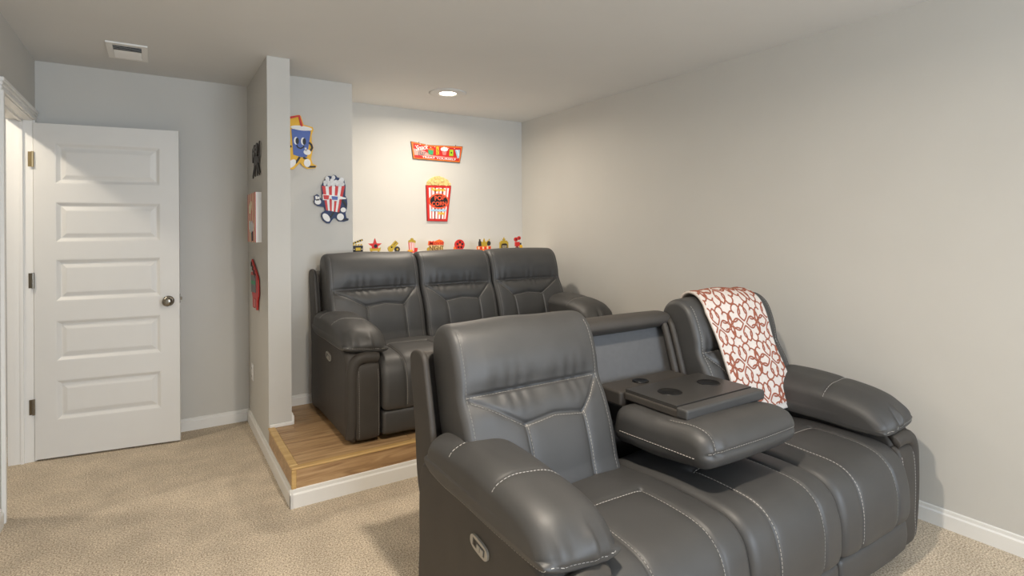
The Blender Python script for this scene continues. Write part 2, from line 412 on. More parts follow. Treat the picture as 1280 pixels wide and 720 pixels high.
# ------------------------------------------------------------------ upholstery
def spline(ctrl, n=600, closed=True):
    P = np.array(ctrl, float); k = len(P); out = []
    m = max(4, n // k)
    t = np.linspace(0, 1, m, endpoint=False)[:, None]
    for i in range(k):
        p0, p1, p2, p3 = P[(i - 1) % k], P[i], P[(i + 1) % k], P[(i + 2) % k]
        # centripetal-like: tension lowered so that corners stay tight
        d1 = np.linalg.norm(p2 - p1); m1 = (p2 - p0) / max(np.linalg.norm(p2 - p0), 1e-9) * d1; m2 = (p3 - p1) / max(np.linalg.norm(p3 - p1), 1e-9) * d1
        out.append((2 * t**3 - 3 * t**2 + 1) * p1 + (t**3 - 2 * t**2 + t) * m1 + (-2 * t**3 + 3 * t**2) * p2 + (t**3 - t**2) * m2)
    return np.vstack(out)

def seg_dist(X, S, a, b):
    ax, as_ = a; bx, bs = b; dx, ds = bx - ax, bs - as_
    L2 = dx * dx + ds * ds + 1e-12
    t = np.clip(((X - ax) * dx + (S - as_) * ds) / L2, 0, 1)
    return np.hypot(X - ax - t * dx, S - as_ - t * ds)

class Cushion:
    """profile in (y, z) lofted along x, both ends rounded, seams pressed in, bulges and creases added"""
    def __init__(s, ctrl, x0, x1, rx, rn, seams=(), puff=0.0, extra=None):
        P = spline(ctrl); d = np.linalg.norm(np.roll(P, -1, 0) - P, axis=1)
        s.S = np.concatenate([[0], np.cumsum(d)]); s.P = np.vstack([P, P[:1]]); s.L = s.S[-1]
        area = 0.5 * np.sum(P[:, 0] * np.roll(P[:, 1], -1) - np.roll(P[:, 0], -1) * P[:, 1])
        T = np.roll(P, -1, 0) - np.roll(P, 1, 0); T /= np.linalg.norm(T, axis=1)[:, None] + 1e-12
        N = np.stack([T[:, 1], -T[:, 0]], 1) * (1 if area > 0 else -1)
        for _ in range(6): N = (np.roll(N, 1, 0) + N + np.roll(N, -1, 0)) / 3
        N /= np.linalg.norm(N, axis=1)[:, None]; s.N = np.vstack([N, N[:1]])
        s.x0, s.x1, s.rx, s.rn, s.seams, s.puff, s.extra = x0, x1, rx, rn, seams, puff, extra
        s.C = P.mean(0); s.tilt = 0.0; s.lowf = 1.0
    def s_at_z(s, z, front=True):
        k = np.argmax(s.P[:, 1]) if front else len(s.P)
        i = np.argmin(np.abs(s.P[:k, 1] - z)); return s.S[i]
    def s_at(s, y, z):
        i = np.argmin(np.hypot(s.P[:-1, 0] - y, s.P[:-1, 1] - z)); return s.S[i]
    def ev(s, X, S, off=0.0):
        X = np.asarray(X, float); S = np.mod(np.asarray(S, float), s.L)
        y = np.interp(S, s.S, s.P[:, 0]); z = np.interp(S, s.S, s.P[:, 1])
        ny = np.interp(S, s.S, s.N[:, 0]); nz = np.interp(S, s.S, s.N[:, 1])
        e = np.clip(np.minimum(X - s.x0, s.x1 - X), 0, None)
        k = np.clip((s.rx - e) / s.rx, 0, 1)
        lo = np.clip(nz / .6 + .5, 0, 1); lo = s.lowf + (1 - s.lowf) * lo * lo * (3 - 2 * lo)
        d = -s.rn * lo * (1 - np.sqrt(np.clip(1 - k * k, 0, 1)))
        t = (X - s.x0) / (s.x1 - s.x0)
        d = d + s.puff * (1 - np.abs(2 * t - 1) ** 2.5)
        for pl, dep, wd in s.seams:
            m = np.full(X.shape, 9.0)
            for a, b in zip(pl, pl[1:]): m = np.minimum(m, seg_dist(X, S, a, b))
            d = d - dep * np.exp(-(m / wd) ** 2) - dep * .5 * np.exp(-(m / (wd * 4)) ** 2)
        if s.extra is not None: d = d + s.extra(X, S, s)
        d = d + off
        return np.stack([X, y + ny * d, z + nz * d + s.tilt * (X - (s.x0 + s.x1) / 2)], -1)
    def mesh(s, name, nx, ns):
        a = np.linspace(0, math.pi / 2, 9)[:-1]; e = s.rx * (1 - np.cos(a))
        xs = np.concatenate([s.x0 + e, np.linspace(s.x0 + s.rx, s.x1 - s.rx, nx), (s.x1 - e)[::-1]])
        ss = np.linspace(0, s.L, ns, endpoint=False)
        X, S = np.meshgrid(xs, ss, indexing='ij'); V = s.ev(X, S); n = len(xs)
        verts = V.reshape(-1, 3); idx = np.arange(n * ns).reshape(n, ns); r = np.roll(idx, -1, 1)
        F = np.stack([idx[:-1], idx[1:], r[1:], r[:-1]], -1).reshape(-1, 4).tolist()
        allv = [verts]; base = n * ns
        from mathutils.geometry import tessellate_polygon
        for ring in (idx[0], idx[-1]):
            co = verts[ring]
            F += [[int(ring[k]) for k in tri] for tri in tessellate_polygon([[Vector((p[1], p[2], 0)) for p in co]])]
        me = bpy.data.meshes.new(name); me.from_pydata(np.vstack(allv).tolist(), [], F); me.update()
        bm = bmesh.new(); bm.from_mesh(me); bmesh.ops.recalc_face_normals(bm, faces=bm.faces); bm.to_mesh(me); bm.free()
        me.polygons.foreach_set('use_smooth', [True] * len(me.polygons))
        return me
    def stitch(s, name, lines, wd=.0020, dash=.0085, gap=.0045, off=.0012):
        """dashes of thread along (x, s) polylines"""
        V, F = [], []
        for pl in lines:
            pl = np.array(pl, float); seg = np.linalg.norm(np.diff(pl, axis=0), axis=1); cum = np.concatenate([[0], np.cumsum(seg)])
            n = max(2, int(cum[-1] / (dash + gap)))
            for i in range(n):
                t0 = i * (dash + gap); q = np.array([t0, t0 + dash])
                if q[1] > cum[-1]: break
                x = np.interp(q, cum, pl[:, 0]); sv = np.interp(q, cum, pl[:, 1])
                P = s.ev(x, sv, off); Pn = s.ev(x, sv, off + .01)
                nn = Pn - P; nn /= np.linalg.norm(nn, axis=1)[:, None] + 1e-9
                T = P[1] - P[0]; T /= np.linalg.norm(T) + 1e-9
                side = np.cross(T, nn[0]); side /= np.linalg.norm(side) + 1e-9
                b = len(V); h = nn[0] * .0012
                for p in P:
                    V += [p - side * wd / 2 - h, p + h * .5, p + side * wd / 2 - h]
                F += [[b, b + 1, b + 4, b + 3], [b + 1, b + 2, b + 5, b + 4], [b, b + 2, b + 1], [b + 3, b + 4, b + 5]]
        me = bpy.data.meshes.new(name); me.from_pydata([list(map(float, v)) for v in V], [], F); me.update()
        return me

CACHE = {}
def part(key, name, make, material, parent):
    if key not in CACHE: CACHE[key] = make()
    return link(name, CACHE[key], material, parent)
def offset_line(pl, d): return [(x + d, s) for x, s in pl]

WS = 2.0; AW = .19
SEATS = [(.19, .733), (.735, 1.265), (1.267, 1.81)]
BACKS = [(.055, .699), (.705, 1.295), (1.301, 1.945)]
def fnoise(X, S, seed, fx, fs):
    r = np.random.default_rng(seed); out = 0
    for k in range(6):
        a, b, p = r.uniform(.4, 1.6) * fx, r.uniform(.4, 1.6) * fs, r.uniform(0, 6.28)
        out = out + np.sin(X * a + S * b * r.choice([-1, 1]) + p)
    return out / 6

BACK_PROF = [(.425, .43), (.436, .52), (.458, .62), (.496, .72), (.540, .805), (.552, .87), (.574, .95), (.606, 1.004), (.665, 1.033), (.735, 1.018), (.77, .96), (.745, .8), (.69, .62), (.63, .46), (.53, .40)]
def make_back(i):
    x0, x1 = BACKS[i]; wd = x1 - x0
    c = Cushion(BACK_PROF, x0, x1, .034, .028, puff=.010)
    st = c.s_at_z(.805); sm = c.s_at_z(.69); sb = c.s_at_z(.455)
    fa, fb = [(.36, .77), (.28, .73), (.23, .64)][i]; xa, xb = x0 + fa * wd, x0 + fb * wd; el, er = x0 + .03, x1 - .03
    tuck = [(el + .004, st), (er - .004, st)]
    v = [(el + .012, st - .014), (xa, sm), ((xa + xb) / 2, sm + .016), (xb, sm), (er - .012, st - .014)]
    d1 = [(xa, sm), (xa + .012, sb)]; d2 = [(xb, sm), (xb + .006, sb)]
    top = c.s_at_z(1.0); side1 = [(el, sb - .01), (el, st), (el + .002, top + .03)]; side2 = [(er, sb - .01), (er, st), (er - .002, top + .03)]
    c.seams = [(v, .008, .0065), (d1, .006, .0055), (d2, .006, .0055), (side1, .0025, .0045), (side2, .0025, .0045)]
    def extra(X, S, s):
        f = np.exp(-((S - st) / .06) ** 2)
        pl = .0022 * np.sin(X * 95 + 2 * np.sin(X * 23)) * f * np.clip(np.minimum(X - x0, x1 - X) / .06, 0, 1)
        g = .0035 * fnoise(X, S, 10 + i, 14, 18)
        hd = .012 * np.exp(-((S - (st + .10)) / .06) ** 2) * (1 - np.abs(2 * (X - x0) / wd - 1) ** 4)
        fade = np.clip((np.minimum(X - x0, x1 - X) - .02) / .09, 0, 1)
        tk = -(.017 * np.exp(-((S - st) / .0065) ** 2) + .007 * np.exp(-((S - st) / .03) ** 2)) * (.04 + .96 * fade)
        lum = .007 * np.exp(-((S - (st - .065)) / .045) ** 2) * fade
        return pl + g + hd * fade + tk + lum
    c.extra = extra
    c.lines = [[(el, st - .004), (er, st - .004)], [(x, s - .008) for x, s in v], [(x + .007, s) for x, s in d1], [(x + .007, s) for x, s in d2], side1, side2]
    if i == 0: c.lines[4] = side1
    return c
SEAT_PROF = [(.52, .44), (.40, .462), (.25, .474), (.08, .472), (-.03, .456), (-.085, .412), (-.110, .34), (-.115, .26), (-.105, .185), (-.075, .175), (.10, .20), (.45, .28), (.54, .36)]
def make_seat(i):
    x0, x1 = SEATS[i]; wd = x1 - x0
    c = Cushion(SEAT_PROF, x0, x1, .035, .028, puff=.010)
    sx = c.s_at(.23, .474); sf = c.s_at(-.106, .19); sbk = c.s_at(.46, .45)
    xa, xb = x0 + .25 * wd, x0 + .76 * wd
    l1, l2 = [(xa, sx), (xa, sf)], [(xb, sx), (xb, sf)]; cr = [(xa, sx), (xb, sx)]
    c.seams = [(l1, .0085, .0055), (l2, .0085, .0055), (cr, .005, .005)]
    c.extra = lambda X, S, s: .004 * fnoise(X, S, 30 + i, 12, 14)
    c.lines = [[(x + .006, s) for x, s in l1], [(x - .006, s) for x, s in l2], [(x, s + .006) for x, s in cr]]
    return c
def pillow_prof():
    return [(.70, .60), (.64, .655), (.50, .672), (.30, .670), (.14, .655), (.03, .628), (-.025, .590), (-.056, .546), (-.048, .510), (.01, .496), (.15, .495), (.40, .497), (.62, .505), (.70, .535)]
def make_pillow(side):
    x0, x1 = (-.012, .250) if side == 0 else (WS - .250, WS + .012)
    c = Cushion(pillow_prof(), x0, x1, .10, .062, puff=.002); c.lowf = .35
    sA, sB = c.s_at(.50, .672), c.s_at(.22, .664)
    la, lb = [(x0 + .03, sA), (x1 - .03, sA)], [(x0 + .03, sB), (x1 - .03, sB)]
    s_lo = c.s_at(-.05, .527); c.tilt = -.11 if side == 0 else .11
    hem = [(x0 + .02, s_lo), (x1 - .02, s_lo)]
    c.seams = [(la, .004, .006), (lb, .004, .006), (hem, .005, .007)]
    def extra(X, S, s):
        f = np.exp(-((S - (s_lo - .045)) / .04) ** 2); t = (X - x0) / (x1 - x0)
        pl = .009 * np.sin(X * 120 + 3 * np.sin(X * 31)) * f * np.clip(np.minimum(t, 1 - t) / .12, 0, 1)
        return pl + .004 * fnoise(X, S, 50 + side, 16, 15)
    c.extra = extra
    c.lines = [[(x0 + .004, sA + .006), (x1 - .004, sA + .006)], [(x0 + .004, sB + .006), (x1 - .004, sB + .006)], hem, [((x0 + .004 if side == 0 else x1 - .004), s_lo + .01), ((x0 + .004 if side == 0 else x1 - .004), c.s_at(.66, .525))]]
    return c
def make_body(side):
    x0, x1 = (0, AW - .004) if side == 0 else (WS - AW + .004, WS)
    prof = [(.76, .03), (.775, .25), (.765, .48), (.72, .545), (.55, .55), (.3, .545), (.03, .525), (-.03, .485), (-.048, .40), (-.045, .2), (-.040, .05), (-.02, .028), (.3, .03), (.6, .03)]
    c = Cushion(prof, x0, x1, .03, .022, puff=.004)
    return c
def make_frontpanel(side):
    x0, x1 = (.048, .186) if side == 0 else (WS - .186, WS - .048)
    prof = [(-.070, .035), (-.077, .15), (-.079, .32), (-.067, .425), (-.04, .45), (.01, .44), (.02, .25), (.01, .04), (-.03, .028)]
    c = Cushion(prof, x0, x1, .016, .012, puff=.004)
    xo = x0 + .016 if side == 0 else x1 - .016; xi = x1 - .012 if side == 0 else x0 + .012
    a, b = c.s_at(-.070, .04), c.s_at(-.067, .42)
    c.seams = [([(xo, a), (xo, b)], .002, .004)]
    c.lines = [[(xo, a), (xo, b)], [(xi, a), (xi, b)]]
    return c
def make_wing(side):
    x0, x1 = (.007, .032) if side == 0 else (WS - .032, WS - .007)
    prof = [(.62, .42), (.655, .60), (.72, .86), (.74, .915), (.78, .932), (.845, .918), (.858, .88), (.82, .66), (.785, .42), (.72, .36), (.65, .36)]
    c = Cushion(prof, x0, x1, .011, .009)
    xo = x0 + .004 if side == 0 else x1 - .004
    b0, b1 = c.s_at(.785, .44), c.s_at(.852, .89)
    c.lines = [[(xo, b0), (xo, b1)]]
    return c

def build_sofa(loc, label, folded):
    o = empty('recliner_sofa', loc, label=label, cat='sofa')
    # hidden base frame
    part('base', 'base_frame', lambda: _mesh_box((.05, .05, .045), (WS - .05, .70, .17)), 'dark_gap', o)
    part('shell', 'back_shell', lambda: shell_mesh(), 'leather_side', o)
    for i in range(3):
        c = make_seat(i)
        so = part(('seat', i), 'seat_cushion', lambda: c.mesh('seat_cushion', 90, 200), 'leather', o)
        tag(part(('seatst', i), 'stitching', lambda: c.stitch('stitching', c.lines), 'thread', so), kind='stuff')
        x0, x1 = SEATS[i]
        f = Cushion([(-.09, .168), (-.102, .13), (-.10, .08), (-.085, .04), (-.01, .035), (.05, .05), (.06, .12), (.02, .172)], x0 + .003, x1 - .003, .02, .015, puff=.006, extra=lambda X, S, s: .0025 * fnoise(X, S, 5, 20, 30))
        part(('foot', i), 'footrest_panel', lambda: f.mesh('footrest_panel', 40, 60), 'leather', o)
        if folded and i == 1: continue
        b = make_back(i)
        bo = part(('back', i), 'backrest', lambda: b.mesh('backrest', 110, 260), 'leather', o)
        tag(part(('backst', i), 'stitching', lambda: b.stitch('stitching', b.lines), 'thread', bo), kind='stuff')
    for sd in (0, 1):
        c = make_body(sd); part(('body', sd), 'arm_body', lambda: c.mesh('arm_body', 14, 160), 'leather_side', o)
        p = make_pillow(sd); po = part(('pillow', sd), 'arm_pillow', lambda: p.mesh('arm_pillow', 40, 220), 'leather', o)
        tag(part(('pillst', sd), 'stitching', lambda: p.stitch('stitching', p.lines), 'thread', po), kind='stuff')
        f = make_frontpanel(sd); fo = part(('fp', sd), 'arm_front_panel', lambda: f.mesh('arm_front_panel', 24, 120), 'leather_side', o)
        tag(part(('fpst', sd), 'stitching', lambda: f.stitch('stitching', f.lines), 'thread', fo), kind='stuff')
        wg = make_wing(sd); wo = part(('wing', sd), 'back_wing', lambda: wg.mesh('back_wing', 6, 140), 'leather_side', o)
        tag(part(('wingst', sd), 'stitching', lambda: wg.stitch('stitching', wg.lines), 'thread', wo), kind='stuff')
        sx = (lambda x: x) if sd == 0 else (lambda x: WS - x)
        pts = [(sx(.034), -.030, .045), (sx(.033), -.040, .12), (sx(.033), -.046, .25), (sx(.033), -.046, .37), (sx(.037), -.046, .42), (sx(.05), -.046, .453), (sx(.075), -.046, .472), (sx(.11), -.044, .478), (sx(.155), -.040, .474), (sx(.19), -.034, .462)]
        pp = spline(pts + [pts[-1]], 90)[:-18]
        if ('roll', sd) not in CACHE:
            t = tube('front_roll', [tuple(q) for q in pp], .033, 'leather_side', o, 16); CACHE[('roll', sd)] = t.data
        else: link('front_roll', CACHE[('roll', sd)], None, o)
        for yy in (.03, .68):
            xx = .10 if sd == 0 else WS - .10
            if ('ft',) not in CACHE: CACHE[('ft',)] = lathe('foot', [(0, 0), (.022, 0), (.026, .004), (.026, .04), (.0, .04)], 'black_plastic', o, 16).data; ft = [q for q in o.children if q.name.startswith('foot') and q.data == CACHE[('ft',)]][0]
            else: ft = link('foot', CACHE[('ft',)], None, o)
            ft.location = (xx, yy, 0)
    # power switch on the outer face of the left arm
    sw = part(('sw',), 'power_switch', lambda: switch_mesh(), 'silver_plastic', o); sw.location = (-.0045, .30, .435); sw.rotation_euler = (R(8), 0, 0)
    part(('swi',), 'switch_bezel', lambda: _mesh_box((-.0035, -.036, -.012), (0, .036, .012)), 'dark_plastic', sw)
    for k, yy in enumerate((-.022, -.002)):
        part(('swb', k), 'button', lambda yy=yy: _mesh_box((-.0065, yy - .008, -.008), (-.003, yy + .008, .008)), 'silver_plastic', sw)
    part(('swp',), 'usb_port', lambda: _mesh_box((-.0045, .018, -.007), (-.003, .028, .007)), 'black_plastic', sw)
    return o
def _mesh_box(a, b):
    bm = bmesh.new(); add_box(bm, a, b, min(.004, .3 * min(b[i] - a[i] for i in range(3))), 2); me = bpy.data.meshes.new('box'); bm.to_mesh(me); bm.free(); return me
def switch_mesh():
    bm = bmesh.new(); pts = []
    for i in range(32):
        a = 2 * math.pi * i / 32; c, s = math.cos(a), math.sin(a)
        pts.append((.052 * math.copysign(abs(c) ** .6, c), .022 * math.copysign(abs(s) ** .75, s)))
    add_prism(bm, pts, lambda u, v, d: (d, u, v), -.003, .004); me = bpy.data.meshes.new('switch'); bmesh.ops.recalc_face_normals(bm, faces=bm.faces); bm.to_mesh(me); bm.free(); return me
def shell_mesh():
    prof = [(.66, .05), (.68, .40), (.745, .70), (.80, .90), (.825, .915), (.845, .90), (.83, .75), (.785, .40), (.775, .06), (.72, .04)]
    return Cushion(prof, .022, WS - .022, .02, .012).mesh('back_shell', 8, 120)

FS = (.81, 1.14, 0.0); BS = (.875, 3.10, ZP)
front = build_sofa(FS, 'grey leather reclining sofa with its middle back folded into a cup-holder table', True)
back = build_sofa(BS, 'grey leather three-seat reclining sofa on the wooden platform', False)

# --- the folded middle of the front sofa
cx0, cx1 = .725, 1.275
def cc():
    prof = [(.51, .545), (.51, .63), (.48, .666), (.35, .674), (.23, .678), (.13, .684), (.078, .668), (.052, .63), (.055, .59), (.085, .562), (.15, .55), (.25, .54), (.42, .532)]
    c = Cushion(prof, cx0, cx1, .05, .045, puff=.010)
    s0 = c.s_at(.055, .615)
    ring = [(cx0 + .02, s0), (cx1 - .02, s0)]
    sa, sb = c.s_at(.12, .54), c.s_at(.40, .522); st, su = c.s_at(.10, .675), c.s_at(.45, .685)
    l1 = [(cx0 + .055, st - .16), (cx0 + .055, st), (cx0 + .05, s0)]; 
    c.seams = [(ring, .007, .008), (l1, .004, .006)]
    c.extra = lambda X, S, s: .004 * fnoise(X, S, 70, 16, 20) + .003 * np.sin(X * 110) * np.exp(-((S - s0 + .02) / .03) ** 2) * np.exp(-((X - cx0 - .05) / .06) ** 2)
    c.lines = [[(x, s - .007) for x, s in ring], l1]
    return c
c = cc(); co = link('console_cushion', c.mesh('console_cushion', 80, 180), 'leather', front)
tag(link('stitching', c.stitch('stitching', c.lines), 'thread', co), kind='stuff')
# thread along the left side of the cushion
def dashes(name, pts, side, wd=.0020, dash=.0085, gap=.0045):
    P = np.array(pts, float); seg = np.linalg.norm(np.diff(P, axis=0), axis=1); cum = np.concatenate([[0], np.cumsum(seg)]); V, F = [], []
    sd = np.array(side, float); t = 0
    while t + dash < cum[-1]:
        q = [np.array([np.interp(k, cum, P[:, i]) for i in range(3)]) for k in (t, t + dash)]; b0 = len(V)
        T = q[1] - q[0]; T /= np.linalg.norm(T); n = np.cross(T, sd)
        for p in q: V += [p - n * wd / 2 - sd * .001, p + sd * .001, p + n * wd / 2 - sd * .001]
        F += [[b0, b0 + 1, b0 + 4, b0 + 3], [b0 + 1, b0 + 2, b0 + 5, b0 + 4]]; t += dash + gap
    me = bpy.data.meshes.new(name); me.from_pydata([v.tolist() for v in V], [], F); me.update(); return me
tag(link('stitching', dashes('stitching', [(cx0 - .0012, .105 + t * .36, .597 - .012 * t) for t in np.linspace(0, 1, 40)], (-1, 0, 0)), 'thread', co), kind='stuff')
# padded table slab with plastic tray and cup holders
tx0, tx1, ty0, ty1, tz = .80, 1.268, .205, .515, .722
slab = box('table_slab', (tx0, ty0, .682), (tx1, ty1, tz - .004), 'leather_side', front, .008, 3)
box('table_lip', (tx0 - .003, ty0 - .012, .684), (tx1 + .003, ty0 + .042, tz + .002), 'leather', front, .009, 3)
def tray():
    bm = bmesh.new(); hz = tz + .003; z0 = tz - .012
    rect = [(tx0 + .006, ty0 + .044), (tx1 - .006, ty0 + .044), (tx1 - .006, ty1 - .002), (tx0 + .006, ty1 - .002)]
    ov = [bm.verts.new((x, y, hz)) for x, y in rect]; es = [bm.edges.new((ov[i], ov[(i + 1) % 4])) for i in range(4)]
    rims = []
    for cx, cy in ((.925, .385), (1.165, .385)):
        rv = [bm.verts.new((cx + .042 * math.cos(a), cy + .042 * math.sin(a), hz)) for a in np.linspace(0, 2 * math.pi, 32, endpoint=False)]
        es += [bm.edges.new((rv[i], rv[(i + 1) % 32])) for i in range(32)]; rims.append(rv)
    bmesh.ops.triangle_fill(bm, edges=es, use_beauty=True)
    lo = [bm.verts.new((v.co.x, v.co.y, z0)) for v in ov]
    for i in range(4): bm.faces.new((ov[i], ov[(i + 1) % 4], lo[(i + 1) % 4], lo[i]))
    for rv in rims:
        l2 = [bm.verts.new((v.co.x, v.co.y, hz - .03)) for v in rv]
        for i in range(32): bm.faces.new((rv[i], rv[(i + 1) % 32], l2[(i + 1) % 32], l2[i]))
        bm.faces.new(l2)
    return from_bm('tray', bm, 'dark_plastic', front)
# slab is hollowed under the holes: rebuild it as a frame below the tray
bpy.data.objects.remove(slab)
bm = bmesh.new()
add_box(bm, (tx0, ty0, .682), (tx0 + .06, ty1, tz - .010), .006); add_box(bm, (tx1 - .03, ty0, .682), (tx1, ty1, tz - .010), .006)
add_box(bm, (tx0 + .05, ty1 - .03, .682), (tx1 - .02, ty1, tz - .010), .004); add_box(bm, (tx0 + .05, ty0, .68), (tx1 - .02, ty1 - .02, .69))
from_bm('table_slab', bm, 'leather_side', front)
tr = tray()
for cx in (.925, 1.165):
    lathe('cup_holder', [(.042, tz + .003), (.046, tz + .005), (.049, tz + .004), (.049, tz + .001), (.041, tz - .02), (.040, tz - .026), (0, tz - .0265)], 'black_plastic', tr, 32, 'Z', True, (cx, .385, 0))
hb = box('console_block', (.785, .522, .60), (1.24, .665, .712), 'leather_side', front, .010, 3)
lathe('charging_port', [(0, .714), (.018, .714), (.026, .7165), (.034, .717), (.036, .712), (0, .7115)], 'black_plastic', hb, 28, 'Z', True, (.975, .595, 0))
# storage recess left by the folded back
x0, x1 = .705, 1.295
c = Cushion([(.655, .50), (.70, .70), (.752, .90), (.775, .905), (.73, .70), (.69, .50)], x0, x1, .01, .008); link('recess_panel', c.mesh('recess_panel', 6, 60), 'fabric_panel', front)
c = Cushion([(.70, .93), (.70, .958), (.72, .972), (.78, .975), (.83, .96), (.84, .92), (.80, .895), (.74, .905)], x0, x1, .02, .012, puff=.003); link('top_rail', c.mesh('top_rail', 20, 60), 'leather_side', front)
for xr_, rr in ((1.255, .016), (1.283, .014), (.742, .016), (.716, .014)):
    d = (.0 if rr == .016 else -.02)
    tube('side_roll', [(xr_, .60 + d, .55), (xr_, .635 + d, .68), (xr_, .67 + d, .80), (xr_, .705 + d, .91), (xr_, .725 + d, .945)], [rr, rr * 1.1, rr * 1.1, rr, rr * .8], 'leather_side', front, 12)
box('hinge_bracket', (.775, .48, .59), (.79, .60, .66), 'black_plastic', front, .003)

# ------------------------------------------------------------------ throw blanket over the right backrest
bk = make_back(2)
bl = empty('throw_blanket', (FS[0], FS[1], FS[2]), label='cream plush throw with rust-brown scroll pattern draped over the sofa back', cat='blanket')
BLP = [(.405, .43), (.428, .55), (.468, .68), (.512, .80), (.545, .89), (.574, .965), (.606, 1.010), (.665, 1.036), (.735, 1.022), (.775, .96), (.75, .8), (.69, .62), (.63, .46), (.52, .40)]
BLS = Cushion(BLP, BACKS[2][0], BACKS[2][1], .034, .028, puff=.016)
b_s0 = BLS.s_at_z(.525); b_s1 = BLS.s_at(.77, .93)
def bl_ev(u, v, off=0.0):
    """u across 0..1, v along 0 (front hem) .. 1 (behind the back)"""
    u = np.asarray(u, float); v = np.asarray(v, float)
    S = b_s0 + (b_s1 - b_s0) * v
    xl = 1.385 + .012 * np.sin(v * 7) + .25 * np.clip(v - .62, 0, 1); xr = 1.825 + .008 * np.sin(v * 9 + 1) - .01 * v
    X = xl + (xr - xl) * u
    sm = Cushion.ev(BLS, X, S, .016 + .004 * np.sin(u * 9 + v * 4) + .003 * np.sin(v * 17 + u * 5) + off)
    return sm
nu, nv = 60, 120
U, V_ = np.meshgrid(np.linspace(0, 1, nu), np.linspace(0, 1, nv), indexing='ij')
T = bl_ev(U, V_, .004); B_ = bl_ev(U, V_, -.008)
verts = np.vstack([T.reshape(-1, 3), B_.reshape(-1, 3)]); idx = np.arange(nu * nv).reshape(nu, nv); F = []
q = np.stack([idx[:-1, :-1], idx[1:, :-1], idx[1:, 1:], idx[:-1, 1:]], -1).reshape(-1, 4); F += q.tolist() + (q[:, ::-1] + nu * nv).tolist()
for e_ in (idx[0], idx[-1], idx[:, 0], idx[:, -1]):
    F += [[int(e_[i]), int(e_[i + 1]), int(e_[i + 1]) + nu * nv, int(e_[i]) + nu * nv] for i in range(len(e_) - 1)]
me = bpy.data.meshes.new('cloth'); me.from_pydata(verts.tolist(), [], F)
bm = bmesh.new(); bm.from_mesh(me); bmesh.ops.recalc_face_normals(bm, faces=bm.faces); bm.to_mesh(me); bm.free()
cloth = link('cloth', me, 'plush_cream', bl, True)
# folded under layer showing at the front hem
T2 = lambda u, v, o: bl_ev(u, v, o) + np.array([.012, -.010, -.020])
U2, V2 = np.meshgrid(np.linspace(.02, 1.03, 40), np.linspace(.0, .16, 12), indexing='ij')
a = T2(U2, V2, -.002); b = T2(U2, V2, -.012); n2 = 40 * 12; idx = np.arange(n2).reshape(40, 12)
q = np.stack([idx[:-1, :-1], idx[1:, :-1], idx[1:, 1:], idx[:-1, 1:]], -1).reshape(-1, 4); F = q.tolist() + (q[:, ::-1] + n2).tolist()
for e_ in (idx[0], idx[-1], idx[:, 0], idx[:, -1]): F += [[int(e_[i]), int(e_[i + 1]), int(e_[i + 1]) + n2, int(e_[i]) + n2] for i in range(len(e_) - 1)]
me = bpy.data.meshes.new('under_fold'); me.from_pydata(np.vstack([a.reshape(-1, 3), b.reshape(-1, 3)]).tolist(), [], F)
bm = bmesh.new(); bm.from_mesh(me); bmesh.ops.recalc_face_normals(bm, faces=bm.faces); bm.to_mesh(me); bm.free()
link('under_fold', me, 'plush_cream', bl, True)
# scroll pattern: raised pile ribbons on the cloth
bw, bh = .43, b_s1 - b_s0
RV, RF = [], []
def ribbon(pts, wd=.0088):
    P = np.array(pts, float)
    d = np.gradient(P, axis=0); d /= np.linalg.norm(d, axis=1)[:, None] + 1e-9; nrm = np.stack([-d[:, 1], d[:, 0]], 1)
    rows = []
    for k, o in ((-.5, .0035), (-.25, .0062), (.25, .0062), (.5, .0035)):
        Q = P + nrm * wd * k
        rows.append(bl_ev(np.clip(Q[:, 0] / bw, 0, 1), np.clip(Q[:, 1] / bh, 0, 1), o))
    b0 = len(RV); n = len(P); ok = (P[:, 0] > .003) & (P[:, 0] < bw - .003) & (P[:, 1] > .004) & (P[:, 1] < bh - .004)
    for r_ in rows: RV.extend(r_.tolist())
    for i in range(n - 1):
        if ok[i] and ok[i + 1]:
            for k in range(3): RF.append([b0 + k * n + i, b0 + k * n + i + 1, b0 + (k + 1) * n + i + 1, b0 + (k + 1) * n + i])
def motif(cx, cy, s):
    t = np.linspace(0, 1, 22)
    for a in range(4):                                             # four petals
        an = math.pi / 2 * a; c_, s_ = math.cos(an), math.sin(an)
        for sg in (1, -1):
            lx = s * (.06 + .40 * t); ly = sg * s * .15 * np.sin(math.pi * t)
            ribbon(np.stack([cx + lx * c_ - ly * s_, cy + lx * s_ + ly * c_], 1))
    for a in range(4):                                             # C-scrolls in the corners
        an = math.pi / 2 * a + math.pi / 4; c_, s_ = math.cos(an), math.sin(an)
        for sg in (1, -1):
            th = np.linspace(0, 1.55 * math.pi, 26); r = s * (.20 - .035 * th / 1.5)
            lx = s * .42 + r * np.cos(th + math.pi) * .9; ly = sg * (s * .03 + r * np.sin(th) * .9 + s * .05)
            ribbon(np.stack([cx + lx * c_ - ly * s_, cy + lx * s_ + ly * c_], 1), .0085)
    th = np.linspace(0, 2 * math.pi, 16)
sz = .19
for iy in range(-1, 7):
    for ix in range(-1, 4):
        motif(.04 + ix * sz + (sz / 2 if iy % 2 else 0), .03 + iy * sz * .98, sz)
        t = np.linspace(0, 1, 14); x_ = .04 + ix * sz + (sz / 2 if iy % 2 else 0); y_ = .03 + iy * sz * .98
        for sg in (1, -1): ribbon(np.stack([x_ + sg * (sz * .5 + .012 * np.sin(math.pi * 2 * t)), y_ - sz * .3 + sz * .6 * t], 1), .007)
me = bpy.data.meshes.new('scroll_pattern'); me.from_pydata(RV, [], RF); me.update()
tag(link('scroll_pattern', me, 'plush_rust', cloth, True), kind='stuff')

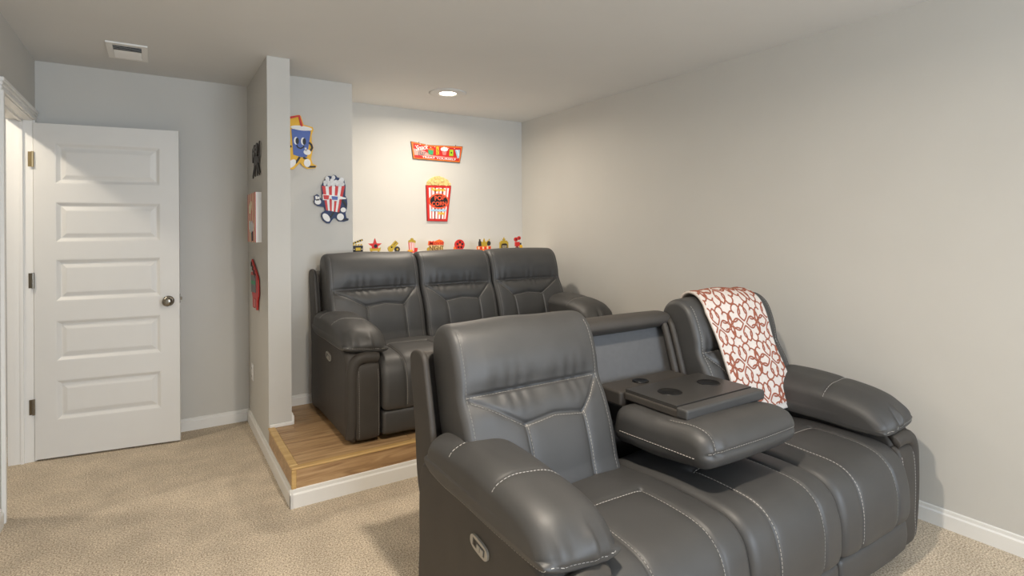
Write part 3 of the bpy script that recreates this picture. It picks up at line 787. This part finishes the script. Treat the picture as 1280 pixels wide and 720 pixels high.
# ------------------------------------------------------------------ wall decorations
def text_mesh(s, size, shear=0.0):
    cu = bpy.data.curves.new('lettering', 'FONT'); cu.body = s; cu.size = size; cu.align_x = 'CENTER'; cu.align_y = 'CENTER'; cu.extrude = .0015; cu.shear = shear
    cu.offset = size * .012
    o = bpy.data.objects.new('lettering', cu); COL.objects.link(o); bpy.context.view_layer.update()
    dg = bpy.context.evaluated_depsgraph_get(); me = bpy.data.meshes.new_from_object(o.evaluated_get(dg)); bpy.data.objects.remove(o)
    me.materials.clear()
    return me
class Board:
    """flat cut-out: local u to the right, v up, d towards the viewer; plane 'y' faces -Y, plane 'x' faces -X"""
    def __init__(s, name, loc, label, cat, plane='y', group=None, sc=.001):
        s.o = empty(name, loc, label=label, cat=cat, group=group); s.sc = sc
        s.f = (lambda u, v, d: (u * sc, -d, v * sc)) if plane == 'y' else (lambda u, v, d: (-d, -u * sc, v * sc)); s.plane = plane
    def poly(s, name, pts, m, d0, d1, parent=None): return prism(name, pts, s.f, d0, d1, m, parent or s.o)
    def ell(s, name, cu, cv, ru, rv, m, d0, d1, rot=0.0, n=24): return s.poly(name, ellipse(cu, cv, ru, rv, n, rot), m, d0, d1)
    def line(s, name, pts, wd, m, d0, d1): return s.poly(name, stroke(pts, wd), m, d0, d1)
    def text(s, txt, u, v, size, m, d, rot=0.0, shear=0.0, wid=None):
        me = text_mesh(txt, size * s.sc, shear); o = link('lettering', me, m, s.o)
        o.location = s.f(u, v, d); o.rotation_euler = (math.pi / 2, -rot, 0)
        if wid:
            w_ = max(vv.co.x for vv in me.vertices) - min(vv.co.x for vv in me.vertices); o.scale.x = wid * s.sc / w_
        return o
    def blobs(s, name, pts, r0, r1, m, d0, d1):
        for i, (u, v) in enumerate(pts):
            r = random.uniform(r0, r1); s.poly(name, ellipse(u, v, r, r * random.uniform(.75, 1), 9, random.uniform(0, 3)), m, d0, d1 + random.uniform(0, .003))

# walking popcorn box in 3-D glasses
b = Board('popcorn_cutout', (1.049, YQ, 1.611), 'navy-edged cutout of a striped popcorn box in red-blue glasses', 'wall art')
b.poly('backing', [(-76, 85), (-45, 148), (-27, 156), (-5, 153), (7, 165), (23, 161), (32, 149), (57, 141), (70, 147), (82, 132), (85, 110), (91, 91), (88, 21), (100, -1), (103, -36), (100, -68), (90, -106), (96, -138), (112, -144), (109, -157), (77, -166), (40, -163), (24, -144), (9, -138), (-7, -157), (-22, -179), (-44, -176), (-68, -157), (-80, -126), (-77, -105), (-52, -89), (-58, -64), (-77, -61), (-101, -58), (-124, -43), (-130, -25), (-124, -10), (-127, 12), (-106, 25), (-94, 16), (-85, -2), (-70, -11), (-73, 23)], 'navy', .012, .020)
TL, TR, BL, BR = Vector((-74, 82)), Vector((85, 88)), Vector((-46, -86)), Vector((43, -100))
for k in range(7):
    a, c_ = k / 7, (k + 1) / 7
    b.poly('stripe', [tuple(TL.lerp(TR, a)), tuple(TL.lerp(TR, c_)), tuple(BL.lerp(BR, c_)), tuple(BL.lerp(BR, a))], 'red' if k % 2 == 0 else 'white', .020, .024)
b.blobs('popcorn', [(-52, 98), (-30, 112), (-5, 122), (20, 118), (45, 112), (68, 102), (-38, 134), (5, 145), (62, 130), (0, 100), (-25, 95), (30, 98), (52, 95), (-50, 110)], 13, 19, 'popcorn_white', .020, .024)
b.poly('glasses_frame', [(-72, 25), (44, 16), (92, 4), (92, -4), (44, -8), (41, -20), (2, -20), (-12, -5), (-24, -5), (-30, -16), (-70, -15)], 'white', .024, .027)
b.poly('lens', [(-67, 20), (-26, 18), (-31, -12), (-63, -9)], 'red', .027, .0285); b.poly('lens', [(-10, 14), (34, 11), (31, -13), (-6, -12)], 'blue', .027, .0285)
b.ell('hand', -102, -28, 21, 19, 'white', .020, .024); b.line('finger', [(-108, -20), (-114, 12)], 13, 'white', .020, .024); b.line('finger', [(-98, -18), (-96, 8)], 12, 'white', .020, .024)
b.line('arm', [(62, -12), (78, -26), (88, -44), (94, -62)], 13, 'black', .024, .026); b.ell('hand', 72, -82, 19, 17, 'white', .024, .027)
b.line('leg', [(6, -99), (-19, -138)], 13, 'black', .020, .023); b.line('leg', [(46, -98), (34, -118)], 13, 'black', .020, .023)
b.ell('shoe', -46, -137, 33, 20, 'white', .020, .025, -.9); b.ell('shoe', 52, -132, 24, 25, 'white', .020, .025); b.line('sole', [(58, -152), (104, -150)], 12, 'black', .020, .024)

# walking soda cup
b = Board('soda_cutout', (.839, YQ, 1.998), 'yellow-edged cutout of a blue soda cup with red straw', 'wall art')
b.poly('backing', [(-78, 147), (-54, 165), (-17, 176), (-2, 171), (17, 111), (76, 101), (82, 85), (69, 44), (69, -1), (81, -40), (72, -80), (65, -119), (75, -152), (103, -166), (93, -183), (37, -190), (6, -169), (-7, -150), (-25, -170), (-50, -198), (-86, -200), (-98, -168), (-92, -117), (-74, -90), (-85, -59), (-82, -26), (-67, 7), (-73, 77), (-79, 89)], 'yellow', .012, .020)
b.poly('cup', [(-64, 76), (63, 72), (37, -108), (0, -112), (-52, -98)], 'blue', .020, .024)
b.ell('lid', 1, 86, 70, 16, 'white', .021, .027, -.03); b.line('straw', [(-70, 151), (-14, 168), (4, 98)], 14, 'red', .020, .029)
for eu in (-30, 16): b.ell('eye', eu - 4, -3, 15, 26, 'white', .024, .026); b.ell('pupil', eu + 3, -4, 11, 23, 'black', .026, .027)
b.line('mouth', [(-32, -32), (-22, -48), (-6, -54), (10, -46), (18, -34)], 9, 'black', .024, .026)
b.line('arm', [(50, -8), (66, -22), (72, -42), (60, -66)], 13, 'black', .020, .025); b.ell('hand', 38, -76, 24, 19, 'white', .024, .028); b.line('thumb', [(30, -66), (26, -46)], 11, 'white', .024, .028)
b.line('leg', [(-10, -112), (-37, -155)], 14, 'black', .020, .023); b.line('leg', [(12, -114), (38, -124)], 14, 'black', .020, .023)
b.ell('shoe', -62, -160, 34, 20, 'white', .020, .026, .9); b.ell('shoe', 38, -150, 22, 28, 'white', .020, .026); b.line('sole', [(44, -176), (94, -172)], 12, 'black', .020, .024)
b.line('arm', [(-64, -40), (-80, -52)], 12, 'black', .020, .023)

# snack bar sign
b = Board('snack_bar_sign', (2.117, YB, 2.081), 'slanted red sign with snack pictures reading Snack Bar', 'wall sign')
b.poly('edge', [(-245, 77), (-82, 57), (263, 70), (233, -82), (-225, -75)], 'brown', .002, .014)
b.poly('border', [(-240, 73), (-82, 54), (257, 66), (229, -78), (-222, -72)], 'orange', .014, .016)
b.poly('face', [(-226, 61), (-82, 43), (243, 53), (220, -68), (-212, -64)], 'red', .016, .018)
b.poly('panel', [(-226, 16), (-120, 2), (-60, -34), (215, -42), (216, -46), (-214, -42)], 'pink', .018, .0195)
b.text('Snack', -150, 26, 62, 'white', .022, .18, .35, 122); b.text('Bar', -150, -22, 58, 'grey', .022, .1, .35, 82)
b.text('TREAT YOURSELF', 22, -57, 23, 'white', .0205, -.012, 0, 330)
b.poly('box_icon', [(-87, 14), (-34, 13), (-40, -30), (-82, -28)], 'green', .018, .022); b.blobs('topping', [(-75, 20), (-60, 24), (-45, 19)], 9, 12, 'orange', .018, .022)
b.poly('stick_icon', [(-9, 38), (4, 50), (18, 42), (20, -22), (-7, -27)], 'yellow', .018, .022); b.line('stripe', [(-4, 30), (10, 10), (0, -8), (10, -22)], 6, 'brown', .022, .023)
b.poly('cup_icon', [(46, 20), (98, 20), (87, -23), (59, -25)], 'rose', .018, .021); b.blobs('topping', [(52, 28), (70, 38), (90, 30), (72, 20)], 14, 18, 'white', .018, .023)
b.poly('tub_icon', [(125, 30), (162, 30), (160, -27), (122, -27)], 'lime', .018, .022); b.ell('dot', 142, 2, 7, 8, 'black', .022, .023)
b.poly('glass_icon', [(180, 31), (230, 36), (222, -39), (203, -40)], 'pale_blue', .018, .022); b.line('straw', [(190, 30), (205, 24), (218, -20)], 8, 'white', .022, .024)
for u_, v_ in ((-205, 40), (-160, 56), (-60, 36), (115, 40), (175, 44), (-20, 44)): b.ell('star', u_, v_, 4, 4, 'white', .018, .0195, 0, 6)
for u_ in (-170, 190): b.line('hanger', [(u_, 60), (u_ + 4, 78)], 4, 'brown', .004, .010)

# pop corn sign
b = Board('popcorn_sign', (2.132, YB, 1.636), 'red-striped popcorn bag sign with oval reading POP CORN', 'wall sign')
b.poly('edge', [(-120, 145), (128, 148), (88, -178), (-110, -175)], 'dark_red', .002, .014)
b.poly('frame', [(-117, 141), (123, 144), (84, -174), (-106, -171)], 'red', .014, .018)
b.poly('bag_face', [(-96, 122), (102, 124), (66, -154), (-88, -152)], 'white', .018, .020)
Tl, Tr, Bl, Br = Vector((-100, 126)), Vector((106, 128)), Vector((-92, -156)), Vector((70, -158))
for k in range(1, 11, 2):
    a, c_ = (k + .1) / 11, (k + .95) / 11
    b.poly('stripe', [tuple(Tl.lerp(Tr, a)), tuple(Tl.lerp(Tr, c_)), tuple(Bl.lerp(Br, c_)), tuple(Bl.lerp(Br, a))], 'rose' if k % 4 == 1 else 'dark_red', .020, .0215)
b.poly('dome', [(-115, 142), (-108, 176), (-72, 208), (-30, 226), (4, 231), (53, 219), (98, 198), (124, 148)], 'popcorn', .004, .014)
b.blobs('kernel', [(-95 + 22 * i + random.uniform(-6, 6), 155 + random.uniform(0, 18)) for i in range(10)] + [(-60 + 24 * i, 188 + random.uniform(-5, 8)) for i in range(6)] + [(-25, 212), (5, 216), (40, 208)], 11, 16, 'popcorn', .014, .019)
b.ell('oval_rim', 0, 5, 99, 68, 'neon_orange', .020, .026, 0, 40); b.ell('oval_face', 0, 5, 86, 56, 'black', .026, .0275, 0, 40)
b.text('POP', 4, 30, 54, 'neon_orange', .030, .08, 0, 100); b.text('CORN', 0, -20, 50, 'neon_orange', .030, .05, 0, 140)
b.line('script_stroke', [(-70, 100), (-60, 118), (-48, 98), (-34, 112), (-22, 96), (-8, 110), (6, 97), (20, 112), (34, 98), (48, 114), (62, 100)], 15, 'yellow', .0215, .025)
b.poly('band', [(-82, -70), (72, -68), (70, -86), (-80, -86)], 'pale_blue', .0215, .024)
b.line('script_stroke', [(-8, -112), (4, -98), (16, -114), (28, -98), (42, -112), (54, -100)], 15, 'yellow', .0215, .025)

# partition: dark metal cut-out, striped canvas, red clapper cut-out
b = Board('metal_cutout', (XP0, 3.97, 1.852), 'dark metal wall cutout high on the partition above the striped canvas', 'wall art', 'x')
b.poly('camera_body', [(-70, 20), (60, 30), (90, 0), (120, 20), (120, -40), (90, -20), (60, -35), (-80, -35)], 'dark_metal', .008, .014)
for u_ in (-50, 50): b.ell('reel', u_, 60, 52, 44, 'dark_metal', .008, .016); b.ell('reel_hub', u_, 60, 26, 22, 'grey', .016, .020); b.ell('reel_core', u_, 60, 9, 8, 'black', .020, .022)
b.line('lens_hood', [(150, 100), (160, 60), (150, 0)], 24, 'dark_metal', .008, .014)
for u_ in (-150, -50, 60, 140): b.line('tripod_leg', [(u_ * .4, -30), (u_, -104)], 26, 'dark_metal', .006, .012)
b.ell('lamp', -130, 40, 26, 50, 'dark_metal', .008, .014)

b = Board('striped_canvas', (XP0, 3.9875, 1.47), 'boxed canvas with red and white stripes hanging on the partition', 'wall art', 'x')
b.poly('stretcher', [(-175, -160), (175, -160), (175, 160), (-175, 160)], 'white', .001, .036)
for k in range(9):
    u0 = -175 + 350 * k / 9; b.poly('stripe', [(u0, -160), (u0 + 350 / 9, -160), (u0 + 350 / 9, 160), (u0, 160)], 'red' if k % 2 == 0 else 'cream', .036, .0375)
b.ell('swirl', -40, 70, 60, 34, 'cream', .0375, .039, .5); b.blobs('popcorn', [(-60 + 30 * i, -50 - 12 * (i % 3)) for i in range(5)], 26, 36, 'popcorn_white', .0375, .039)
b.poly('figure', [(-20, -70), (60, -60), (70, -150), (10, -155)], 'black', .0375, .039)

b = Board('clapper_cutout', (XP0, 4.045, 1.025), 'red-edged clapperboard cutout with legs, lowest on the partition', 'wall art', 'x')
b.poly('backing', [(-150, 150), (-120, 165), (110, 70), (150, 40), (160, -60), (120, -100), (110, -160), (60, -165), (50, -90), (-10, -95), (-20, -160), (-80, -160), (-90, -95), (-150, -40), (-160, 70), (-60, 85)], 'red', .006, .014)
b.poly('slate', [(-135, 55), (60, 62), (70, -50), (-125, -60)], 'grey', .014, .018)
for k in range(4):
    u0 = -130 + 55 * k; v0 = 148 - 24 * k; b.poly('clapper_stripe', [(u0, v0), (u0 + 26, v0 - 11), (u0 + 10, v0 - 36), (u0 - 14, v0 - 26)], 'black', .014, .018)
b.poly('slate_band', [(-120, 20), (60, 26), (62, 2), (-120, -4)], 'green', .018, .0195)
b.poly('legs_gap', [(-8, -96), (44, -96), (40, -150), (-12, -150)], 'rose', .014, .016)

# ------------------------------------------------------------------ little cut-out figures on the ledge
ZL = 1.2; YL = 4.20; G = 'movie figures on the ledge'
def fig(name, xc, wd, label, m):
    b = Board(name, (xc, YL, ZL), label, 'figurine', group=None)
    b.poly('stand', [(-wd / 2, 0), (wd / 2, 0), (wd / 2, 8), (-wd / 2, 8)], m, -.022, .022)
    return b
b = fig('clapperboard_figure', 1.30, 86, 'small black and gold clapperboard figure standing on the ledge', 'black')
b.poly('slate', [(-41, 8), (39, 8), (39, 66), (-41, 66)], 'black', -.006, .006); b.poly('slate_band', [(-18, 28), (20, 28), (20, 50), (-18, 50)], 'gold', .006, .008)
for k in range(4):
    b.poly('bar_stripe', [(-40 + 20 * k, 67), (-30 + 20 * k, 67), (-26 + 20 * k, 78), (-36 + 20 * k, 78)], 'gold', -.006, .007)
b.line('clapper_stick', [(-40, 82), (38, 110)], 13, 'black', -.006, .005)
for k in range(4): b.line('bar_stripe', [(-34 + 19 * k, 84 + 7 * k), (-25 + 19 * k, 87.4 + 7 * k)], 12, 'gold', .005, .007)
for u_ in (-30, 30): b.ell('dot', u_, 38, 4, 4, 'cream', .006, .008, 0, 8)

b = fig('star_figure', 1.435, 98, 'small red star figure with gold banner on red stand', 'red')
st = [( (58 if i % 2 == 0 else 23) * math.sin(math.pi * i / 5), 62 + (58 if i % 2 == 0 else 23) * math.cos(math.pi * i / 5)) for i in range(10)]
b.poly('star', st, 'red', -.006, .006); b.ell('badge', 4, 60, 14, 14, 'black', .006, .008)
b.poly('banner', [(-42, 22), (40, 22), (44, 48), (20, 40), (-20, 40), (-44, 48)], 'gold', .004, .010)
b.line('post', [(-28, 8), (-28, 26)], 12, 'gold', -.004, .006); b.line('post', [(28, 8), (28, 26)], 12, 'gold', -.004, .006)

b = fig('film_can_figure', 1.592, 92, 'small gold film roll and dark reel figure on grey stand', 'grey')
b.poly('film_roll', [(-44, 44), (10, 100), (34, 78), (-18, 22)], 'gold', -.008, .008); b.ell('film_end', -30, 34, 22, 24, 'gold', -.008, .010); b.ell('hole', -24, 48, 7, 7, 'black', .010, .011)
b.ell('reel', 24, 30, 22, 23, 'dark_metal', -.006, .007); b.ell('reel_hub', 24, 30, 8, 8, 'gold', .007, .009)
b.line('sprocket_row', [(-8, 66), (18, 90)], 5, 'brown', .008, .009)

b = fig('popcorn_figure', 1.742, 92, 'small pink popcorn bucket figure with red cup on red stand', 'red')
b.poly('bucket', [(-22, 10), (18, 10), (25, 84), (-29, 84)], 'rose', -.008, .008)
for u_ in (-16, 0, 14): b.line('stripe', [(u_ * .8, 12), (u_, 82)], 5, 'white', .008, .009)
b.blobs('kernel', [(-20, 90), (-5, 98), (8, 94), (20, 88), (2, 108)], 11, 13, 'gold', -.006, .006); b.poly('cup', [(22, 8), (42, 8), (46, 38), (18, 38)], 'red', -.004, .012); b.blobs('kernel', [(-32, 16), (-18, 14), (-6, 16)], 8, 10, 'yellow', .006, .012)

b = fig('movie_night_figure', 1.955, 130, 'small red and dark letter figure reading NIGHT on the ledge', 'black')
b.text('NIGHT', 4, 30, 56, 'brown', .006, 0, 0, 128); b.poly('plate', [(-62, 8), (66, 8), (66, 54), (-62, 54)], 'popcorn', -.004, .004)
b.text('Movie', 0, 74, 50, 'red', .006, .03, .2, 136); b.poly('flare', [(-72, 56), (72, 56), (64, 92), (30, 104), (-20, 86), (-66, 92)], 'orange', -.004, .004)
b.ell('reel', -66, 22, 15, 17, 'gold', -.004, .003)

b = fig('reel_figure', 2.165, 90, 'small round red film reel figure with trailing film on the ledge', 'red')
b.ell('reel', 10, 54, 46, 46, 'red', -.007, .007, 0, 32)
for k in range(5):
    a = k * 2 * math.pi / 5 + .3; b.ell('reel_hole', 10 + 24 * math.cos(a), 54 + 24 * math.sin(a), 9, 9, 'black', .007, .009, 0, 12)
b.ell('hub', 10, 54, 8, 8, 'orange', .007, .010, 0, 12); b.poly('film_tail', [(-46, 10), (-6, 10), (-20, 36), (-42, 40)], 'orange', -.006, .006)

b = fig('award_figure', 2.414, 138, 'small gold figure of bottles over a red letter row', 'orange')
b.poly('letter_row', [(-68, 8), (68, 8), (68, 38), (-68, 38)], 'orange', -.006, .006)
for k in range(6): b.ell('letter_dot', -55 + 22 * k, 23, 8, 11, 'red' if k % 2 else 'cream', .006, .009, 0, 10)
b.poly('bottle', [(-52, 38), (-30, 38), (-30, 74), (-36, 84), (-36, 100), (-46, 100), (-46, 84), (-52, 74)], 'dark_metal', -.006, .006)
b.poly('crown', [(-24, 38), (28, 38), (40, 88), (18, 68), (2, 106), (-12, 68), (-32, 84)], 'gold', -.006, .006); b.ell('globe', 48, 62, 19, 21, 'dark_metal', -.006, .006); b.line('stem', [(48, 78), (58, 100)], 5, 'gold', -.004, .004)

b = fig('marquee_figure', 2.621, 92, 'small gold marquee figure with dark message board and star on top', 'gold')
b.poly('marquee', [(-44, 8), (44, 8), (44, 66), (26, 84), (-26, 84), (-44, 66)], 'gold', -.007, .007); b.poly('message', [(-32, 16), (32, 16), (32, 46), (18, 58), (-18, 58), (-32, 46)], 'dark_metal', .007, .009)
for v_ in (24, 36): b.line('message_line', [(-24, v_), (24, v_)], 4, 'cream', .009, .010)
b.poly('star', [(u_ * .36, 84 + (v_ - 62) * .36 + 8) for u_, v_ in st], 'gold', -.006, .006)

b = fig('projector_figure', 2.769, 76, 'small red film projector figure with two reels, at the ledge end', 'black')
b.poly('body', [(-28, 30), (18, 30), (18, 70), (-28, 70)], 'red', -.008, .008); b.ell('reel', -20, 92, 19, 19, 'red', -.005, .006); b.ell('reel', 14, 104, 17, 17, 'red', -.005, .006)
b.ell('reel_hub', -20, 92, 7, 7, 'black', .006, .008, 0, 10); b.ell('reel_hub', 14, 104, 6, 6, 'black', .006, .008, 0, 10)
for u_ in (-30, -5, 14): b.line('tripod_leg', [(-5, 32), (u_, 8)], 5, 'dark_red', -.004, .004)
b.ell('popcorn_tub', 30, 26, 15, 17, 'yellow', .002, .012); b.poly('lens', [(18, 46), (36, 40), (36, 62), (18, 56)], 'dark_metal', -.006, .006)
